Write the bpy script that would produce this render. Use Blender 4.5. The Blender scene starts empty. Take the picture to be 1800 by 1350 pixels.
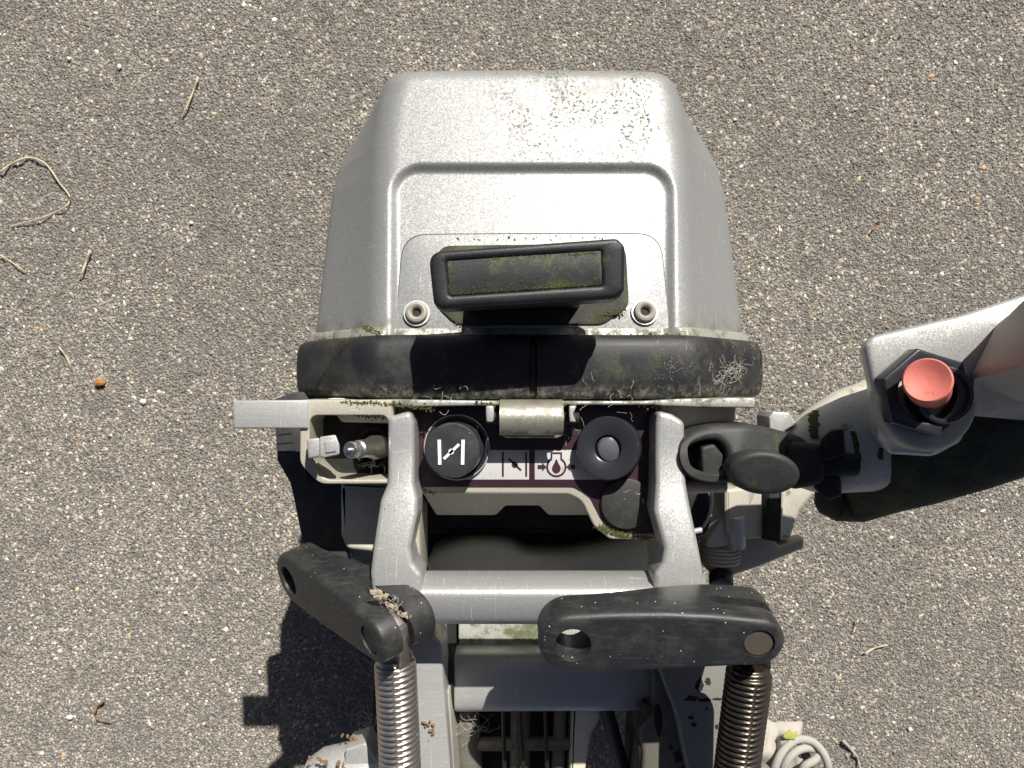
import bpy, bmesh, math, random
import numpy as np
from mathutils import Vector, Matrix, noise
random.seed(7); rng = np.random.default_rng(11)
S = bpy.context.scene
COL = S.collection

# ------------------------------------------------------------------ camera, sky, sun, exposure
CAM_H, FPX = 1.0, 1300.0                       # camera height over the asphalt (m), focal length in photo pixels
cam_d = bpy.data.cameras.new('camera'); cam = bpy.data.objects.new('camera', cam_d); COL.objects.link(cam)
cam.location = (0, 0, CAM_H); cam.rotation_euler = (0, 0, 0)
cam_d.sensor_width = 36; cam_d.lens = 36*FPX/1800; cam_d.clip_start = 0.01; cam_d.clip_end = 500
cam_d.dof.use_dof = True; cam_d.dof.focus_distance = 0.53; cam_d.dof.aperture_fstop = 19
S.camera = cam
SUN = Vector((0.25, 0.653, 0.714)).normalized()
W = bpy.data.worlds.new('World'); S.world = W; W.use_nodes = True
wn = W.node_tree; bg = wn.nodes['Background']
sky = wn.nodes.new('ShaderNodeTexSky'); sky.sky_type = 'NISHITA'; sky.sun_disc = False; sky.dust_density = 1.4; sky.air_density = .35; sky.ozone_density = .2
sky.sun_elevation = math.asin(SUN.z); sky.sun_rotation = math.atan2(SUN.x, SUN.y)
wn.links.new(sky.outputs[0], bg.inputs[0]); bg.inputs[1].default_value = 0.05
sd = bpy.data.lights.new('sun', 'SUN'); sd.energy = 5.0; sd.angle = math.radians(0.5); sd.color = (1, 0.955, 0.88)
so = bpy.data.objects.new('sun', sd); COL.objects.link(so); so.location = SUN*5
so.rotation_euler = (-SUN).to_track_quat('-Z', 'Y').to_euler()
S.view_settings.view_transform = 'Standard'; S.view_settings.look = 'None'
S.view_settings.exposure = 0.45; S.view_settings.gamma = 1

# ------------------------------------------------------------------ helpers
def at(px, py, h):
    d = CAM_H-h
    return Vector(((px-900)/FPX*d, (675-py)/FPX*d, h))
def xy(px, py, h):
    v = at(px, py, h); return (v.x, v.y)
def pix(v):
    d = CAM_H-v.z
    return (900+v.x*FPX/d, 675-v.y*FPX/d)
def mm(px, h): return px*(CAM_H-h)/FPX          # photo pixels to metres at height h
def lerp(a, b, t): return a+(b-a)*t
def smooth(t): t = max(0, min(1, t)); return t*t*(3-2*t)

def thing(name, label, cat, loc=(0, 0, 0), group=None):
    o = bpy.data.objects.new(name, None); COL.objects.link(o); o.location = loc; o.empty_display_size = .05
    o['label'] = label; o['category'] = cat
    if group: o['group'] = group
    return o
def tag(o, label, cat, group=None):
    o['label'] = label; o['category'] = cat
    if group: o['group'] = group
    return o
def world_loc(o):
    v = Vector(o.location)
    while o.parent: o = o.parent; v = v+Vector(o.location)
    return v
def obj(name, me, mat, parent=None, label=None, sharp=35, smoothed=True):
    if isinstance(me, bmesh.types.BMesh):
        bm = me; me = bpy.data.meshes.new(name); bm.to_mesh(me); bm.free()
    me.name = name
    n = len(me.vertices); co = np.empty(n*3, 'f'); me.vertices.foreach_get('co', co); co = co.reshape(-1, 3)
    c = (co.min(0)+co.max(0))/2
    me.vertices.foreach_set('co', (co-c).ravel())
    if smoothed:
        me.polygons.foreach_set('use_smooth', [True]*len(me.polygons)); me.set_sharp_from_angle(angle=math.radians(sharp))
    me.materials.clear(); me.materials.append(mat); me.update()
    o = bpy.data.objects.new(name, me); COL.objects.link(o)
    o.location = Vector(c.tolist())-(world_loc(parent) if parent else Vector((0, 0, 0)))
    if parent: o.parent = parent
    if label: o['label'] = label
    return o
def join(*ms):
    bm = bmesh.new()
    for m in ms:
        if isinstance(m, bmesh.types.BMesh):
            t = bpy.data.meshes.new('t'); m.to_mesh(t); m.free(); bm.from_mesh(t); bpy.data.meshes.remove(t)
        else:
            bm.from_mesh(m); bpy.data.meshes.remove(m)
    me = bpy.data.meshes.new('j'); bm.to_mesh(me); bm.free(); return me
def rnd(pts, r, n=6):
    """closed polygon with rounded corners; r one radius or a list"""
    out = []; N = len(pts)
    for i in range(N):
        p0, p1, p2 = Vector(pts[i-1]), Vector(pts[i]), Vector(pts[(i+1) % N])
        rr = r[i] if isinstance(r, (list, tuple)) else r
        a = (p0-p1); b = (p2-p1); la, lb = a.length, b.length
        if rr <= 0 or la < 1e-9 or lb < 1e-9: out.append(tuple(p1)); continue
        a /= la; b /= lb
        ang = a.angle(b)
        t = min(rr/math.tan(ang/2), la*.48, lb*.48) if ang > .02 else 0
        s, e = p1+a*t, p1+b*t
        for k in range(n+1):
            u = k/n
            out.append(tuple(s*(1-u)**2+p1*2*u*(1-u)+e*u*u))
    return out
def dens(pts, step):
    out = []
    for i in range(len(pts)):
        a, b = Vector(pts[i]), Vector(pts[(i+1) % len(pts)])
        k = max(1, int((b-a).length/step))
        for j in range(k): out.append(tuple(a.lerp(b, j/k)))
    return out
def spl(pts, n=6, closed=True):
    out = []; N = len(pts); P = [Vector(p) for p in pts]
    for i in range(N if closed else N-1):
        if closed: p0, p1, p2, p3 = P[i-1], P[i], P[(i+1) % N], P[(i+2) % N]
        else: p0, p1, p2, p3 = P[max(i-1, 0)], P[i], P[i+1], P[min(i+2, N-1)]
        for k in range(n):
            t = k/n
            out.append(tuple(.5*((2*p1)+(p2-p0)*t+(2*p0-5*p1+4*p2-p3)*t*t+(3*p1-p0-3*p2+p3)*t**3)))
    if not closed: out.append(tuple(P[-1]))
    return out
def circ(cx, cy, rx, ry=None, n=40, a0=0):
    ry = ry or rx
    return [(cx+rx*math.cos(a0+2*math.pi*k/n), cy+ry*math.sin(a0+2*math.pi*k/n)) for k in range(n)]
def flat(loops, thick, bev=0.0, res=3):
    """mesh of a plate: first loop the outline, further loops holes (metres), front face at z=0, rounded edges"""
    bev = min(bev, thick*.49)
    bm = bmesh.new(); firsts, lasts = [], []
    prof = [(bev*(1-math.sin(math.pi/2*k/res)), -bev*(1-math.cos(math.pi/2*k/res))) for k in range(res+1)] if bev > 2e-5 else [(0, 0)]
    prof += [(a, -thick-b) for a, b in prof[::-1]]
    for li, lp in enumerate(loops):
        P = [Vector((p[0], p[1])) for p in lp]
        P = [p for i, p in enumerate(P) if (p-P[i-1]).length > 1e-7]
        area = sum(P[i-1].x*P[i].y-P[i].x*P[i-1].y for i in range(len(P)))
        if (area > 0) != (li == 0): P = P[::-1]
        n = len(P); N = []
        for i in range(n):
            a = (P[i]-P[i-1]).normalized(); b = (P[(i+1) % n]-P[i]).normalized()
            m = Vector((-a.y-b.y, a.x+b.x))
            if m.length < 1e-6: m = Vector((-a.y, a.x))
            m.normalize(); N.append(m/max(.5, m.dot(Vector((-a.y, a.x)))))
        R = [[bm.verts.new((p.x+q.x*o, p.y+q.y*o, z)) for p, q in zip(P, N)] for o, z in prof]
        for r0, r1 in zip(R, R[1:]):
            for k in range(n): bm.faces.new((r0[k-1], r0[k], r1[k], r1[k-1]))
        firsts.append(R[0]); lasts.append(R[-1])
    for grp in (firsts, lasts):
        E = []
        for r in grp: E += [bm.edges.get((r[k-1], r[k])) for k in range(len(r))]
        bmesh.ops.triangle_fill(bm, use_beauty=True, use_dissolve=False, edges=E)
    bmesh.ops.recalc_face_normals(bm, faces=bm.faces)
    me = bpy.data.meshes.new('f'); bm.to_mesh(me); bm.free(); return me
def plate(loops, h, thick, bev=0.001, res=3, warp=None, step=None):
    """plate traced in photo pixels, its front face h above the ground; warp(x, y) adds height"""
    if loops and not isinstance(loops[0][0], (tuple, list)): loops = [loops]
    L = [[xy(p[0], p[1], h) for p in lp] for lp in loops]
    if step: L = [dens(l, step) for l in L]
    me = flat(L, thick, bev, res); me.transform(Matrix.Translation((0, 0, h)))
    if warp:
        for v in me.vertices: v.co.z += warp(v.co.x, v.co.y)
    return me
def grid(rows, closed=False, cap=False):
    """mesh through rows of points; closed joins each row's ends"""
    bm = bmesh.new(); V = [[bm.verts.new(p) for p in r] for r in rows]; n = len(rows[0])
    for i in range(len(V)-1):
        for j in range(n if closed else n-1):
            a, b, c, d = V[i][j], V[i][(j+1) % n], V[i+1][(j+1) % n], V[i+1][j]
            try: bm.faces.new((a, b, c, d))
            except ValueError: pass
    if cap:
        bm.faces.new(V[0][::-1]); bm.faces.new(V[-1])
    bmesh.ops.recalc_face_normals(bm, faces=bm.faces)
    return bm
def frame(axis, up=None):
    z = Vector(axis).normalized()
    u = Vector(up) if up else (Vector((0, 0, 1)) if abs(z.z) < .9 else Vector((0, 1, 0)))
    x = u.cross(z).normalized(); y = z.cross(x)
    return x, y, z
def lathe(p0, axis, prof, n=40, cap=True):
    """profile [(r, t)] turned about axis from p0"""
    x, y, z = frame(axis); p0 = Vector(p0)
    rows = [[p0+z*t+(x*math.cos(2*math.pi*k/n)+y*math.sin(2*math.pi*k/n))*max(r, 1e-5) for k in range(n)] for r, t in prof]
    return grid(rows, True, cap)
def cyl(p0, p1, r, bev=.0008, n=36, r2=None):
    p0, p1 = Vector(p0), Vector(p1); L = (p1-p0).length; r2 = r if r2 is None else r2
    b = min(bev, r*.4, r2*.4, L*.4)
    return lathe(p0, p1-p0, [(r-b, 0), (r-b*.3, b*.3), (r, b), (r2, L-b), (r2-b*.3, L-b*.3), (r2-b, L)], n)
def tube(pts, r, n=10, cap=True):
    P = [Vector(p) for p in pts]; rows = []; up = None
    for i, p in enumerate(P):
        t = (P[min(i+1, len(P)-1)]-P[max(i-1, 0)]).normalized()
        if up is None: x, y, _ = frame(t)
        else:
            x = (up-t*up.dot(t)).normalized(); y = t.cross(x)
        up = x; rr = r[i] if isinstance(r, (list, tuple)) else r
        rows.append([p+(x*math.cos(2*math.pi*k/n)+y*math.sin(2*math.pi*k/n))*rr for k in range(n)])
    return grid(rows, True, cap)
def solid(verts, faces, bev=.002, seg=3):
    bm = bmesh.new(); V = [bm.verts.new(v) for v in verts]
    for f in faces: bm.faces.new([V[i] for i in f])
    bmesh.ops.recalc_face_normals(bm, faces=bm.faces)
    if bev: bmesh.ops.bevel(bm, geom=list(bm.edges), offset=bev, segments=seg, profile=.5, affect='EDGES', clamp_overlap=True)
    return bm
def hull(pts, bev=.002, seg=3):
    bm = bmesh.new()
    for p in pts: bm.verts.new(p)
    r = bmesh.ops.convex_hull(bm, input=bm.verts)
    bmesh.ops.delete(bm, geom=list({g for g in r['geom_interior'] if isinstance(g, bmesh.types.BMVert)}), context='VERTS')
    bmesh.ops.dissolve_limit(bm, angle_limit=.02, verts=bm.verts, edges=bm.edges)
    if bev: bmesh.ops.bevel(bm, geom=list(bm.edges), offset=bev, segments=seg, profile=.5, affect='EDGES', clamp_overlap=True)
    return bm
def prismh(front, hf, back, hb, bev=.002, seg=3):
    """block between two pixel outlines with equally many corners at two heights"""
    n = len(front)
    V = [at(p[0], p[1], hf) if len(p) == 2 else at(*p) for p in front]+[at(p[0], p[1], hb) if len(p) == 2 else at(*p) for p in back]
    F = [list(range(n)), list(range(2*n-1, n-1, -1))]+[[i, (i+1) % n, n+(i+1) % n, n+i] for i in range(n)]
    return solid(V, F, bev, seg)
def boolean(me, cutters):
    o = bpy.data.objects.new('b', me); COL.objects.link(o); tmp = [o]
    for c in cutters:
        if isinstance(c, bmesh.types.BMesh):
            t = bpy.data.meshes.new('k'); c.to_mesh(t); c.free(); c = t
        k = bpy.data.objects.new('k', c); COL.objects.link(k); tmp.append(k)
        m = o.modifiers.new('m', 'BOOLEAN'); m.operation = 'DIFFERENCE'; m.solver = 'EXACT'; m.object = k
    bpy.context.view_layer.update()
    res = bpy.data.meshes.new_from_object(o.evaluated_get(bpy.context.evaluated_depsgraph_get()))
    for t in tmp:
        d = t.data; bpy.data.objects.remove(t); bpy.data.meshes.remove(d)
    return res

# ------------------------------------------------------------------ materials
class NT:
    def __init__(s, name):
        s.m = bpy.data.materials.new(name); s.m.use_nodes = True; s.t = s.m.node_tree
        s.p = s.t.nodes['Principled BSDF']; s.pos = s.t.nodes.new('ShaderNodeNewGeometry').outputs['Position']
    def n(s, typ, **kw):
        nd = s.t.nodes.new(typ)
        for k, v in kw.items():
            if k.startswith('i_'):
                k = k[2:]; k = int(k) if k.isdigit() else k
                s.put(nd.inputs[k], v)
            else: setattr(nd, k, v)
        return nd
    def put(s, inp, v):
        if isinstance(v, bpy.types.NodeSocket): s.t.links.new(v, inp)
        else: inp.default_value = v
    def noise(s, scale, detail=4, rough=.6, vec=None, dist=0):
        return s.n('ShaderNodeTexNoise', i_Vector=vec or s.pos, i_Scale=scale, i_Detail=detail, i_Roughness=rough, i_Distortion=dist).outputs[0]
    def vor(s, scale, feature='F1', out='Color', vec=None, rand=1):
        return s.n('ShaderNodeTexVoronoi', feature=feature, i_Vector=vec or s.pos, i_Scale=scale, i_Randomness=rand).outputs[out]
    def rng(s, v, a, b, c=0, d=1):
        nd = s.n('ShaderNodeMapRange', i_0=v, i_1=a, i_2=b, i_3=c, i_4=d); nd.interpolation_type = 'SMOOTHSTEP'; return nd.outputs[0]
    def math(s, op, a, b=0.0):
        return s.n('ShaderNodeMath', operation=op, i_0=a, i_1=b).outputs[0]
    def mix(s, f, a, b):
        nd = s.n('ShaderNodeMix', data_type='RGBA'); s.put(nd.inputs[0], f)
        for k, v in ((6, a), (7, b)):
            s.put(nd.inputs[k], v if isinstance(v, bpy.types.NodeSocket) else (*v, 1))
        return nd.outputs[2]
    def mixf(s, f, a, b):
        nd = s.n('ShaderNodeMix', data_type='FLOAT'); s.put(nd.inputs[0], f); s.put(nd.inputs[2], a); s.put(nd.inputs[3], b); return nd.outputs[0]
    def vm(s, op, a, b=None):
        nd = s.n('ShaderNodeVectorMath', operation=op); s.put(nd.inputs[0], a)
        if b is not None:
            if op == 'SCALE': s.put(nd.inputs[3], b)
            else: s.put(nd.inputs[1], b)
        return nd.outputs[0]
    def sep(s, v=None): return s.n('ShaderNodeSeparateXYZ', i_0=v or s.pos).outputs
    def stretch(s, v): return s.vm('MULTIPLY', s.pos, v)
    def bump(s, h, st, dist=.001, normal=None):
        nd = s.n('ShaderNodeBump', i_Height=h, i_Strength=st, i_Distance=dist)
        if normal is not None: s.put(nd.inputs['Normal'], normal)
        return nd.outputs[0]
    def set(s, **kw):
        for k, v in kw.items():
            k = {'base': 'Base Color', 'rough': 'Roughness', 'metal': 'Metallic', 'normal': 'Normal', 'spec': 'Specular IOR Level',
                 'coat': 'Coat Weight', 'coatr': 'Coat Roughness', 'sss': 'Subsurface Weight'}[k]
            if isinstance(v, tuple) and len(v) == 3: v = (*v, 1)
            s.put(s.p.inputs[k], v)
        return s.m
DIRT = (.075, .06, .035); MOSS = (.075, .085, .018); DUST = (.30, .27, .22)

def paint(name, base, metal=.85, rough=.34, flake=.14, dirt=.5, moss=0.0, top_dirt=False, lip=False, scale=1500, brush=0.0):
    t = NT(name)
    fl = t.vm('SCALE', t.vm('SUBTRACT', t.vor(scale), (.5, .5, .5)), flake*2)
    geo = [n for n in t.t.nodes if n.bl_idname == 'ShaderNodeNewGeometry'][0].outputs['Normal']
    nrm = t.vm('NORMALIZE', t.vm('ADD', geo, fl))
    nrm = t.bump(t.noise(420, 3), .06, .0006, nrm)
    col = t.mix(t.noise(9, 3), tuple(c*.94 for c in base), tuple(min(1, c*1.05) for c in base))
    col = t.mix(t.rng(t.vor(scale*.8, out='Distance'), .1, .6), col, tuple(c*.85 for c in base))
    for vec, th in (((900, 26, 40), .70), ((40, 1100, 60), .71), ((500, 420, 30), .72)):
        scr = t.rng(t.noise(1, 2, .5, t.stretch(vec)), th, th+.03)
        col = t.mix(t.math('MULTIPLY', scr, .6), col, tuple(min(.8, c*1.6) for c in base))
    chip = t.rng(t.noise(120, 3, .6), .755, .765)
    col = t.mix(t.math('MULTIPLY', chip, .85), col, (.06, .055, .05))
    if brush:
        br = t.noise(1, 4, .7, t.stretch((25, 1500, 300)))
        col = t.mix(t.math('MULTIPLY', t.rng(br, .35, .65), brush), col, tuple(c*.6 for c in base))
    # grime: fine specks gathered in loose patches
    m = t.math('MULTIPLY', t.rng(t.noise(520, 4, .75), .60, .70), t.rng(t.noise(26, 3, .6), .54-.12*dirt, .72-.08*dirt))
    sp = t.rng(t.noise(210, 3, .7), .70, .74)
    m = t.math('MAXIMUM', m, t.math('MULTIPLY', sp, .7*dirt))
    if top_dirt:
        x, y, z = t.sep()[0:3]
        zone = t.math('MULTIPLY', t.rng(y, .145, .21), t.math('MULTIPLY', t.rng(x, -.045, .02), t.rng(x, .135, .10)))
        zone = t.math('MULTIPLY', zone, t.rng(t.noise(34, 4, .65), .40, .56))
        m = t.math('MAXIMUM', m, t.math('MULTIPLY', zone, t.rng(t.noise(430, 5, .8), .49, .60)))
        film = t.math('MULTIPLY', t.math('MULTIPLY', t.rng(y, .16, .215), t.rng(t.noise(22, 5, .65), .42, .66)), .22)
        m = t.math('MAXIMUM', m, t.math('MULTIPLY', film, t.rng(x, -.05, .04)))
        # grazed, dusty flank on the far side
        sc = t.noise(1, 6, .8, t.stretch((300, 55, 200)))
        m2 = t.math('MULTIPLY', t.math('MULTIPLY', t.rng(x, .125, .15), t.rng(sc, .56, .72)), .55)
        col = t.mix(m2, col, DUST)
        # foot of the cowl
        ft = t.math('MULTIPLY', t.rng(y, .062, .038), t.rng(t.noise(60, 5, .7), .36, .62))
        ft = t.math('MULTIPLY', ft, t.rng(t.math('ABSOLUTE', t.math('SUBTRACT', x, .0145)), .075, .12))
        m = t.math('MAXIMUM', m, t.math('MULTIPLY', ft, .75))
    if lip: m = t.math('MAXIMUM', m, t.math('MULTIPLY', t.rng(t.noise(75, 6, .75), .42, .6), lip))
    dc = t.mix(t.rng(t.noise(33, 2), .4, .6), DIRT, tuple(c*.8 for c in MOSS) if moss or lip or top_dirt else DIRT)
    col = t.mix(m, col, dc)
    if moss:
        g = t.math('MULTIPLY', t.rng(t.noise(48, 5, .7), .62-.2*moss, .72-.1*moss), .85)
        col = t.mix(g, col, MOSS); m = t.math('MAXIMUM', m, g)
    return t.set(base=col, metal=t.mixf(m, metal, 0.0), rough=t.mixf(m, rough, .85), normal=nrm)

def rubber(name, base=(.011, .012, .014), rough=.55, dust=.35, moss=.3, specks=0.0, scuff=0.0, cob=False):
    t = NT(name)
    d = t.math('MULTIPLY', t.rng(t.noise(38, 6, .7), .42, .72), dust)
    col = t.mix(d, base, (.11, .105, .085))
    fine = t.rng(t.noise(900, 3, .7), .35, .75)
    col = t.mix(t.math('MULTIPLY', fine, .22*max(dust, .2)), col, (.13, .13, .12))
    if moss:
        g = t.math('MULTIPLY', t.rng(t.noise(55, 6, .75), .66-.28*moss, .78-.2*moss), t.rng(t.noise(500, 3, .7), .3, .55))
        col = t.mix(t.math('MULTIPLY', g, .75), col, MOSS)
    if specks:
        v = t.vor(330, out='Distance'); c = t.sep(t.vor(330))[0]
        sp = t.math('MULTIPLY', t.rng(v, .16, .10), t.math('GREATER_THAN', c, 1-.10*specks))
        col = t.mix(sp, col, (.62, .60, .56))
    if scuff:
        s = t.noise(1, 5, .75, t.stretch((55, 420, 300)))
        col = t.mix(t.math('MULTIPLY', t.rng(s, .5, .75), scuff), col, (.12, .12, .12))
    if cob:
        x, y, z = t.sep()[0:3]
        c = t.noise(1, 7, .8, t.stretch((260, 85, 100)), 1.2)
        zone = t.math('MULTIPLY', t.rng(x, .075, .15), t.rng(t.noise(30, 2), .42, .62))
        col = t.mix(t.math('MULTIPLY', t.math('MULTIPLY', t.rng(c, .56, .66), zone), .85), col, (.42, .40, .34))
        ed = t.math('MULTIPLY', t.rng(y, .002, -.009), t.rng(t.noise(160, 5, .8), .42, .66))
        col = t.mix(ed, col, (.22, .21, .17))
    b = t.bump(t.noise(700, 4, .7), .25, .0006)
    return t.set(base=col, rough=t.mixf(d, rough, .85), normal=b, spec=.42)

def simple(name, base, rough=.5, metal=0.0, bump=0.0, bs=300, var=.15, dirt=0.0, dirt_col=DIRT, spec=.5, coat=0.0):
    t = NT(name)
    col = t.mix(t.noise(40, 4), tuple(c*(1-var) for c in base), tuple(min(1, c*(1+var)) for c in base))
    r = rough; me = metal
    if dirt:
        m = t.math('MULTIPLY', t.rng(t.noise(130, 6, .75), .64-.22*dirt, .76-.14*dirt), .85)
        col = t.mix(m, col, dirt_col); r = t.mixf(m, rough, .85); me = t.mixf(m, metal, 0.0)
    kw = dict(base=col, rough=r, metal=me, spec=spec, coat=coat)
    if bump: kw['normal'] = t.bump(t.noise(bs, 4, .7), bump, .001)
    return t.set(**kw)

M = {}
SIL = (.345, .35, .347)
M['cowl'] = paint('silver_flake_paint', SIL, .42, .50, .09, dirt=.6, top_dirt=True)
M['paint'] = paint('silver_frame_paint', (.49, .495, .48), .45, .38, .06, dirt=.6)
M['lip'] = paint('grimy_silver_lip', (.55, .55, .51), .6, .45, .08, .7, lip=.8)
M['cast'] = paint('dull_grey_casting', (.45, .425, .355), .1, .5, .06, .7)
M['cast_moss'] = paint('mossy_grey_casting', (.66, .63, .53), .1, .45, .05, .8, moss=.22)
M['cream'] = paint('aged_cream_casting', (.74, .70, .57), .1, .5, .03, .7)
M['mossbar'] = paint('algae_stained_casting', (.50, .52, .47), .2, .5, .05, .5, moss=.9)
M['brushed'] = paint('brushed_alloy', (.52, .525, .51), .35, .42, .05, .75, brush=.35)
M['band'] = rubber('seal_rubber', (.009, .010, .013), .5, .32, .34, cob=True)
M['grip'] = rubber('grip_rubber', (.008, .009, .012), .42, .10, .30)
M['inlay'] = rubber('mossy_grip_inlay', (.009, .010, .013), .5, .16, .66)
M['seat'] = rubber('mossy_rubber_seat', (.02, .021, .018), .7, .4, .80)
M['knobblack'] = rubber('black_plastic', (.028, .030, .034), .32, .3, 0, specks=.25)
M['handle'] = rubber('scuffed_black_nylon', (.017, .018, .020), .44, .26, 0, specks=1.3, scuff=.35)
M['dark'] = rubber('black_rubber_recess_shade', (.007, .007, .007), .7, .2, .2)  # black rubber parts; also paints the shade in recesses and gaps
M['flap'] = rubber('dusty_black_flap', (.030, .030, .032), .6, .5, .15, specks=.2)
M['shift'] = rubber('matt_black_rubber', (.022, .023, .024), .55, .35, .25)
M['panel'] = simple('plum_panel_print', (.040, .018, .026), .35, var=.1, dirt=.25, dirt_col=(.10, .085, .075))
M['label'] = None
def _label():
    t = NT('label_worn_print')
    w = t.math('MAXIMUM', t.rng(t.noise(260, 5, .75), 0.6, 0.6+.08), t.math('MULTIPLY', t.rng(t.noise(1500, 2), .6, .75), .35))
    return t.set(base=t.mix(t.math('MULTIPLY', w, .75), (.50, .49, .49), (.20, .17, .155)), rough=0.4)
M['label'] = _label()
M['ink'] = None
def _ink():
    t = NT('ink_worn_print')
    w = t.math('MAXIMUM', t.rng(t.noise(260, 5, .75), 0.66, 0.66+.08), t.math('MULTIPLY', t.rng(t.noise(1500, 2), .6, .75), .35))
    return t.set(base=t.mix(t.math('MULTIPLY', w, .75), (.040, .016, .026), (.38, .37, .36)), rough=0.4)
M['ink'] = _ink()
M['white'] = None
def _white():
    t = NT('white_worn_print')
    w = t.math('MAXIMUM', t.rng(t.noise(260, 5, .75), 0.58, 0.58+.08), t.math('MULTIPLY', t.rng(t.noise(1500, 2), .6, .75), .35))
    return t.set(base=t.mix(t.math('MULTIPLY', w, .75), (.80, .81, .80), (.12, .12, .12)), rough=0.5)
M['white'] = _white()
M['steel'] = simple('bright_steel', (.62, .61, .59), .36, 1.0, .1, 500, .08, dirt=.2)
M['thread'] = simple('worn_thread_steel', (.46, .42, .38), .34, .9, .15, 400, .15, dirt=.3, dirt_col=(.10, .055, .03))
M['threadshade'] = simple('oily_shaded_thread_steel', (.10, .085, .07), .30, .85, .15, 400, .2, dirt=.3, dirt_col=(.04, .03, .02))  # oily steel, darkened in place of shade on the right screw
M['pin'] = simple('brown_pin_end', (.105, .085, .068), .6, .3, .2, 500, .12)
M['latch'] = paint('grubby_latch_metal', (.42, .40, .35), .7, .42, .06, .8, lip=.45)
M['red'] = simple('faded_red_plastic', (.60, .165, .13), .62, 0, .1, 300, .07, dirt=.42, dirt_col=(.24, .11, .075))
M['nut'] = simple('black_nut_plastic', (.022, .024, .030), .3, 0, .05, 400, .1, dirt=.08, dirt_col=(.1, .1, .09))
M['lens'] = simple('grey_lamp_lens', (.085, .09, .10), .18, 0, 0, var=.2, coat=.6)
M['grommet'] = simple('grey_grommet', (.33, .31, .27), .55, .1, .2, 400, .15, dirt=.25)
M['web'] = simple('pale_web_fibre', (.55, .52, .45), .8)
M['mud'] = simple('dried_mud', (.33, .28, .20), .9, 0, .5, 600, .2)
M['mossclump'] = simple('moss_clump', (.07, .075, .02), .95, 0, .6, 700, .45)
M['straw'] = simple('dry_straw', (.58, .48, .33), .7, 0, .2, 300, .2)
M['husk'] = simple('brown_husk', (.20, .125, .06), .85, 0, .4, 400, .3)
M['rope'] = simple('white_cord', (.37, .355, .32), .8, 0, .6, 900, .12)
M['cloth'] = simple('off_white_cloth', (.40, .37, .33), .85, 0, .3, 300, .1)
M['scrap'] = simple('yellow_scrap', (.38, .40, .10), .6)
M['leaf'] = simple('rust_leaf', (.36, .15, .035), .8, 0, .4, 400, .3)
M['shadecast'] = paint('shade_dark_casting', (.17, .16, .14), .2, .55, .04, .9, lip=.35)  # grimy casting, darkened to paint the shade round swivel and right flange
M['shadegrey'] = paint('shaded_grey_casting', (.27, .26, .24), .2, .5, .05, .8)  # casting with the right bracket's shade put into its colour
M['rust'] = simple('rusty_rod', (.42, .35, .31), .5, .4, .2, 300, .15, dirt=.45, dirt_col=(.16, .07, .03))
M['cable'] = simple('black_cable', (.02, .022, .024), .5, 0, .2, 400)

# ------------------------------------------------------------------ ground: asphalt sheet
def asphalt():
    t = NT('asphalt_binder')
    k = t.sep(t.vor(330))[0]; q = t.sep(t.vor(520))[1]
    col = t.mix(k, (.19, .177, .158), (.42, .395, .355))
    col = t.mix(t.math('MULTIPLY', t.math('GREATER_THAN', q, .97), .8), col, (.60, .57, .50))
    col = t.mix(t.math('MULTIPLY', t.rng(t.noise(2.6, 7, .7), .40, .60), .40), col, (.19, .176, .158))
    col = t.mix(t.math('MULTIPLY', t.rng(t.noise(21, 5, .7), .50, .66), .30), col, (.15, .14, .126))
    b = t.bump(t.math('ADD', t.vor(330, out='Distance'), t.noise(700, 4, .7)), 1.0, .004)
    return t.set(base=col, rough=.9, normal=b)
M['asphalt'] = asphalt()
gm = bpy.data.meshes.new('asphalt_ground')
gs = 60
gm.from_pydata([(-gs, -gs, 0), (gs, -gs, 0), (gs, gs, 0), (-gs, gs, 0)], [], [(0, 1, 2, 3)])
g = obj('asphalt_ground', gm, M['asphalt'], smoothed=False); g['kind'] = 'structure'

# ------------------------------------------------------------------ the outboard motor
XC = .0145
motor = thing('outboard_motor', 'silver outboard motor lying on its back on the asphalt, controls and clamp facing up', 'outboard motor', (XC, -.02, 0))

def corner(p0, p1, p2, r, n):
    a = (p0-p1); b = (p2-p1); la, lb = a.length, b.length; a /= la; b /= lb
    t = min(r/math.tan(a.angle(b)/2), la*.45, lb*.45); s, e = p1+a*t, p1+b*t
    return [s*(1-u)**2+p1*2*u*(1-u)+e*u*u for u in (k/n for k in range(n+1))]
def section(wf, wo, drop, zf, zb, r1=.020, r2=.03, nf=80):
    P = [Vector((0, 0)), Vector((wf, 0)), Vector((wo, -drop)), Vector((wo-.006, -(zf-zb)))]
    if P[3].y > -drop-.002: P[3].y = -drop-.002
    c1 = corner(P[0], P[1], P[2], r1, 14); c2 = corner(P[1], P[2], P[3], r2, 8)
    h = [P[0].lerp(c1[0], k/nf) for k in range(nf)]+c1+[c1[-1].lerp(c2[0], k/8) for k in range(1, 8)]+c2+[c2[-1].lerp(P[3], k/4) for k in range(1, 5)]
    half = [(p.x, max(zf+p.y, zb)) for p in h]
    return [(-x, z) for x, z in half[::-1]]+half[1:]
def interp(tab, y):
    if y <= tab[0][0]: return tab[0][1:]
    for a, b in zip(tab, tab[1:]):
        if y <= b[0]:
            u = (y-a[0])/(b[0]-a[0]); return [lerp(p, q, u) for p, q in zip(a[1:], b[1:])]
    return tab[-1][1:]
YB, ZB_, YT, ZT = .0300, .4555, .2420, .408
def cowl_z(y): return ZB_+(y-YB)*(ZT-ZB_)/(YT-YB)
WT = [(.03, .1150, .183), (.10, .1160, .179), (.167, .1175, .1745), (.19, .1180, .170), (.210, .1180, .161), (.229, .1180, .150), (.245, .1165, .139), (.262, .112, .126)]
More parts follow.
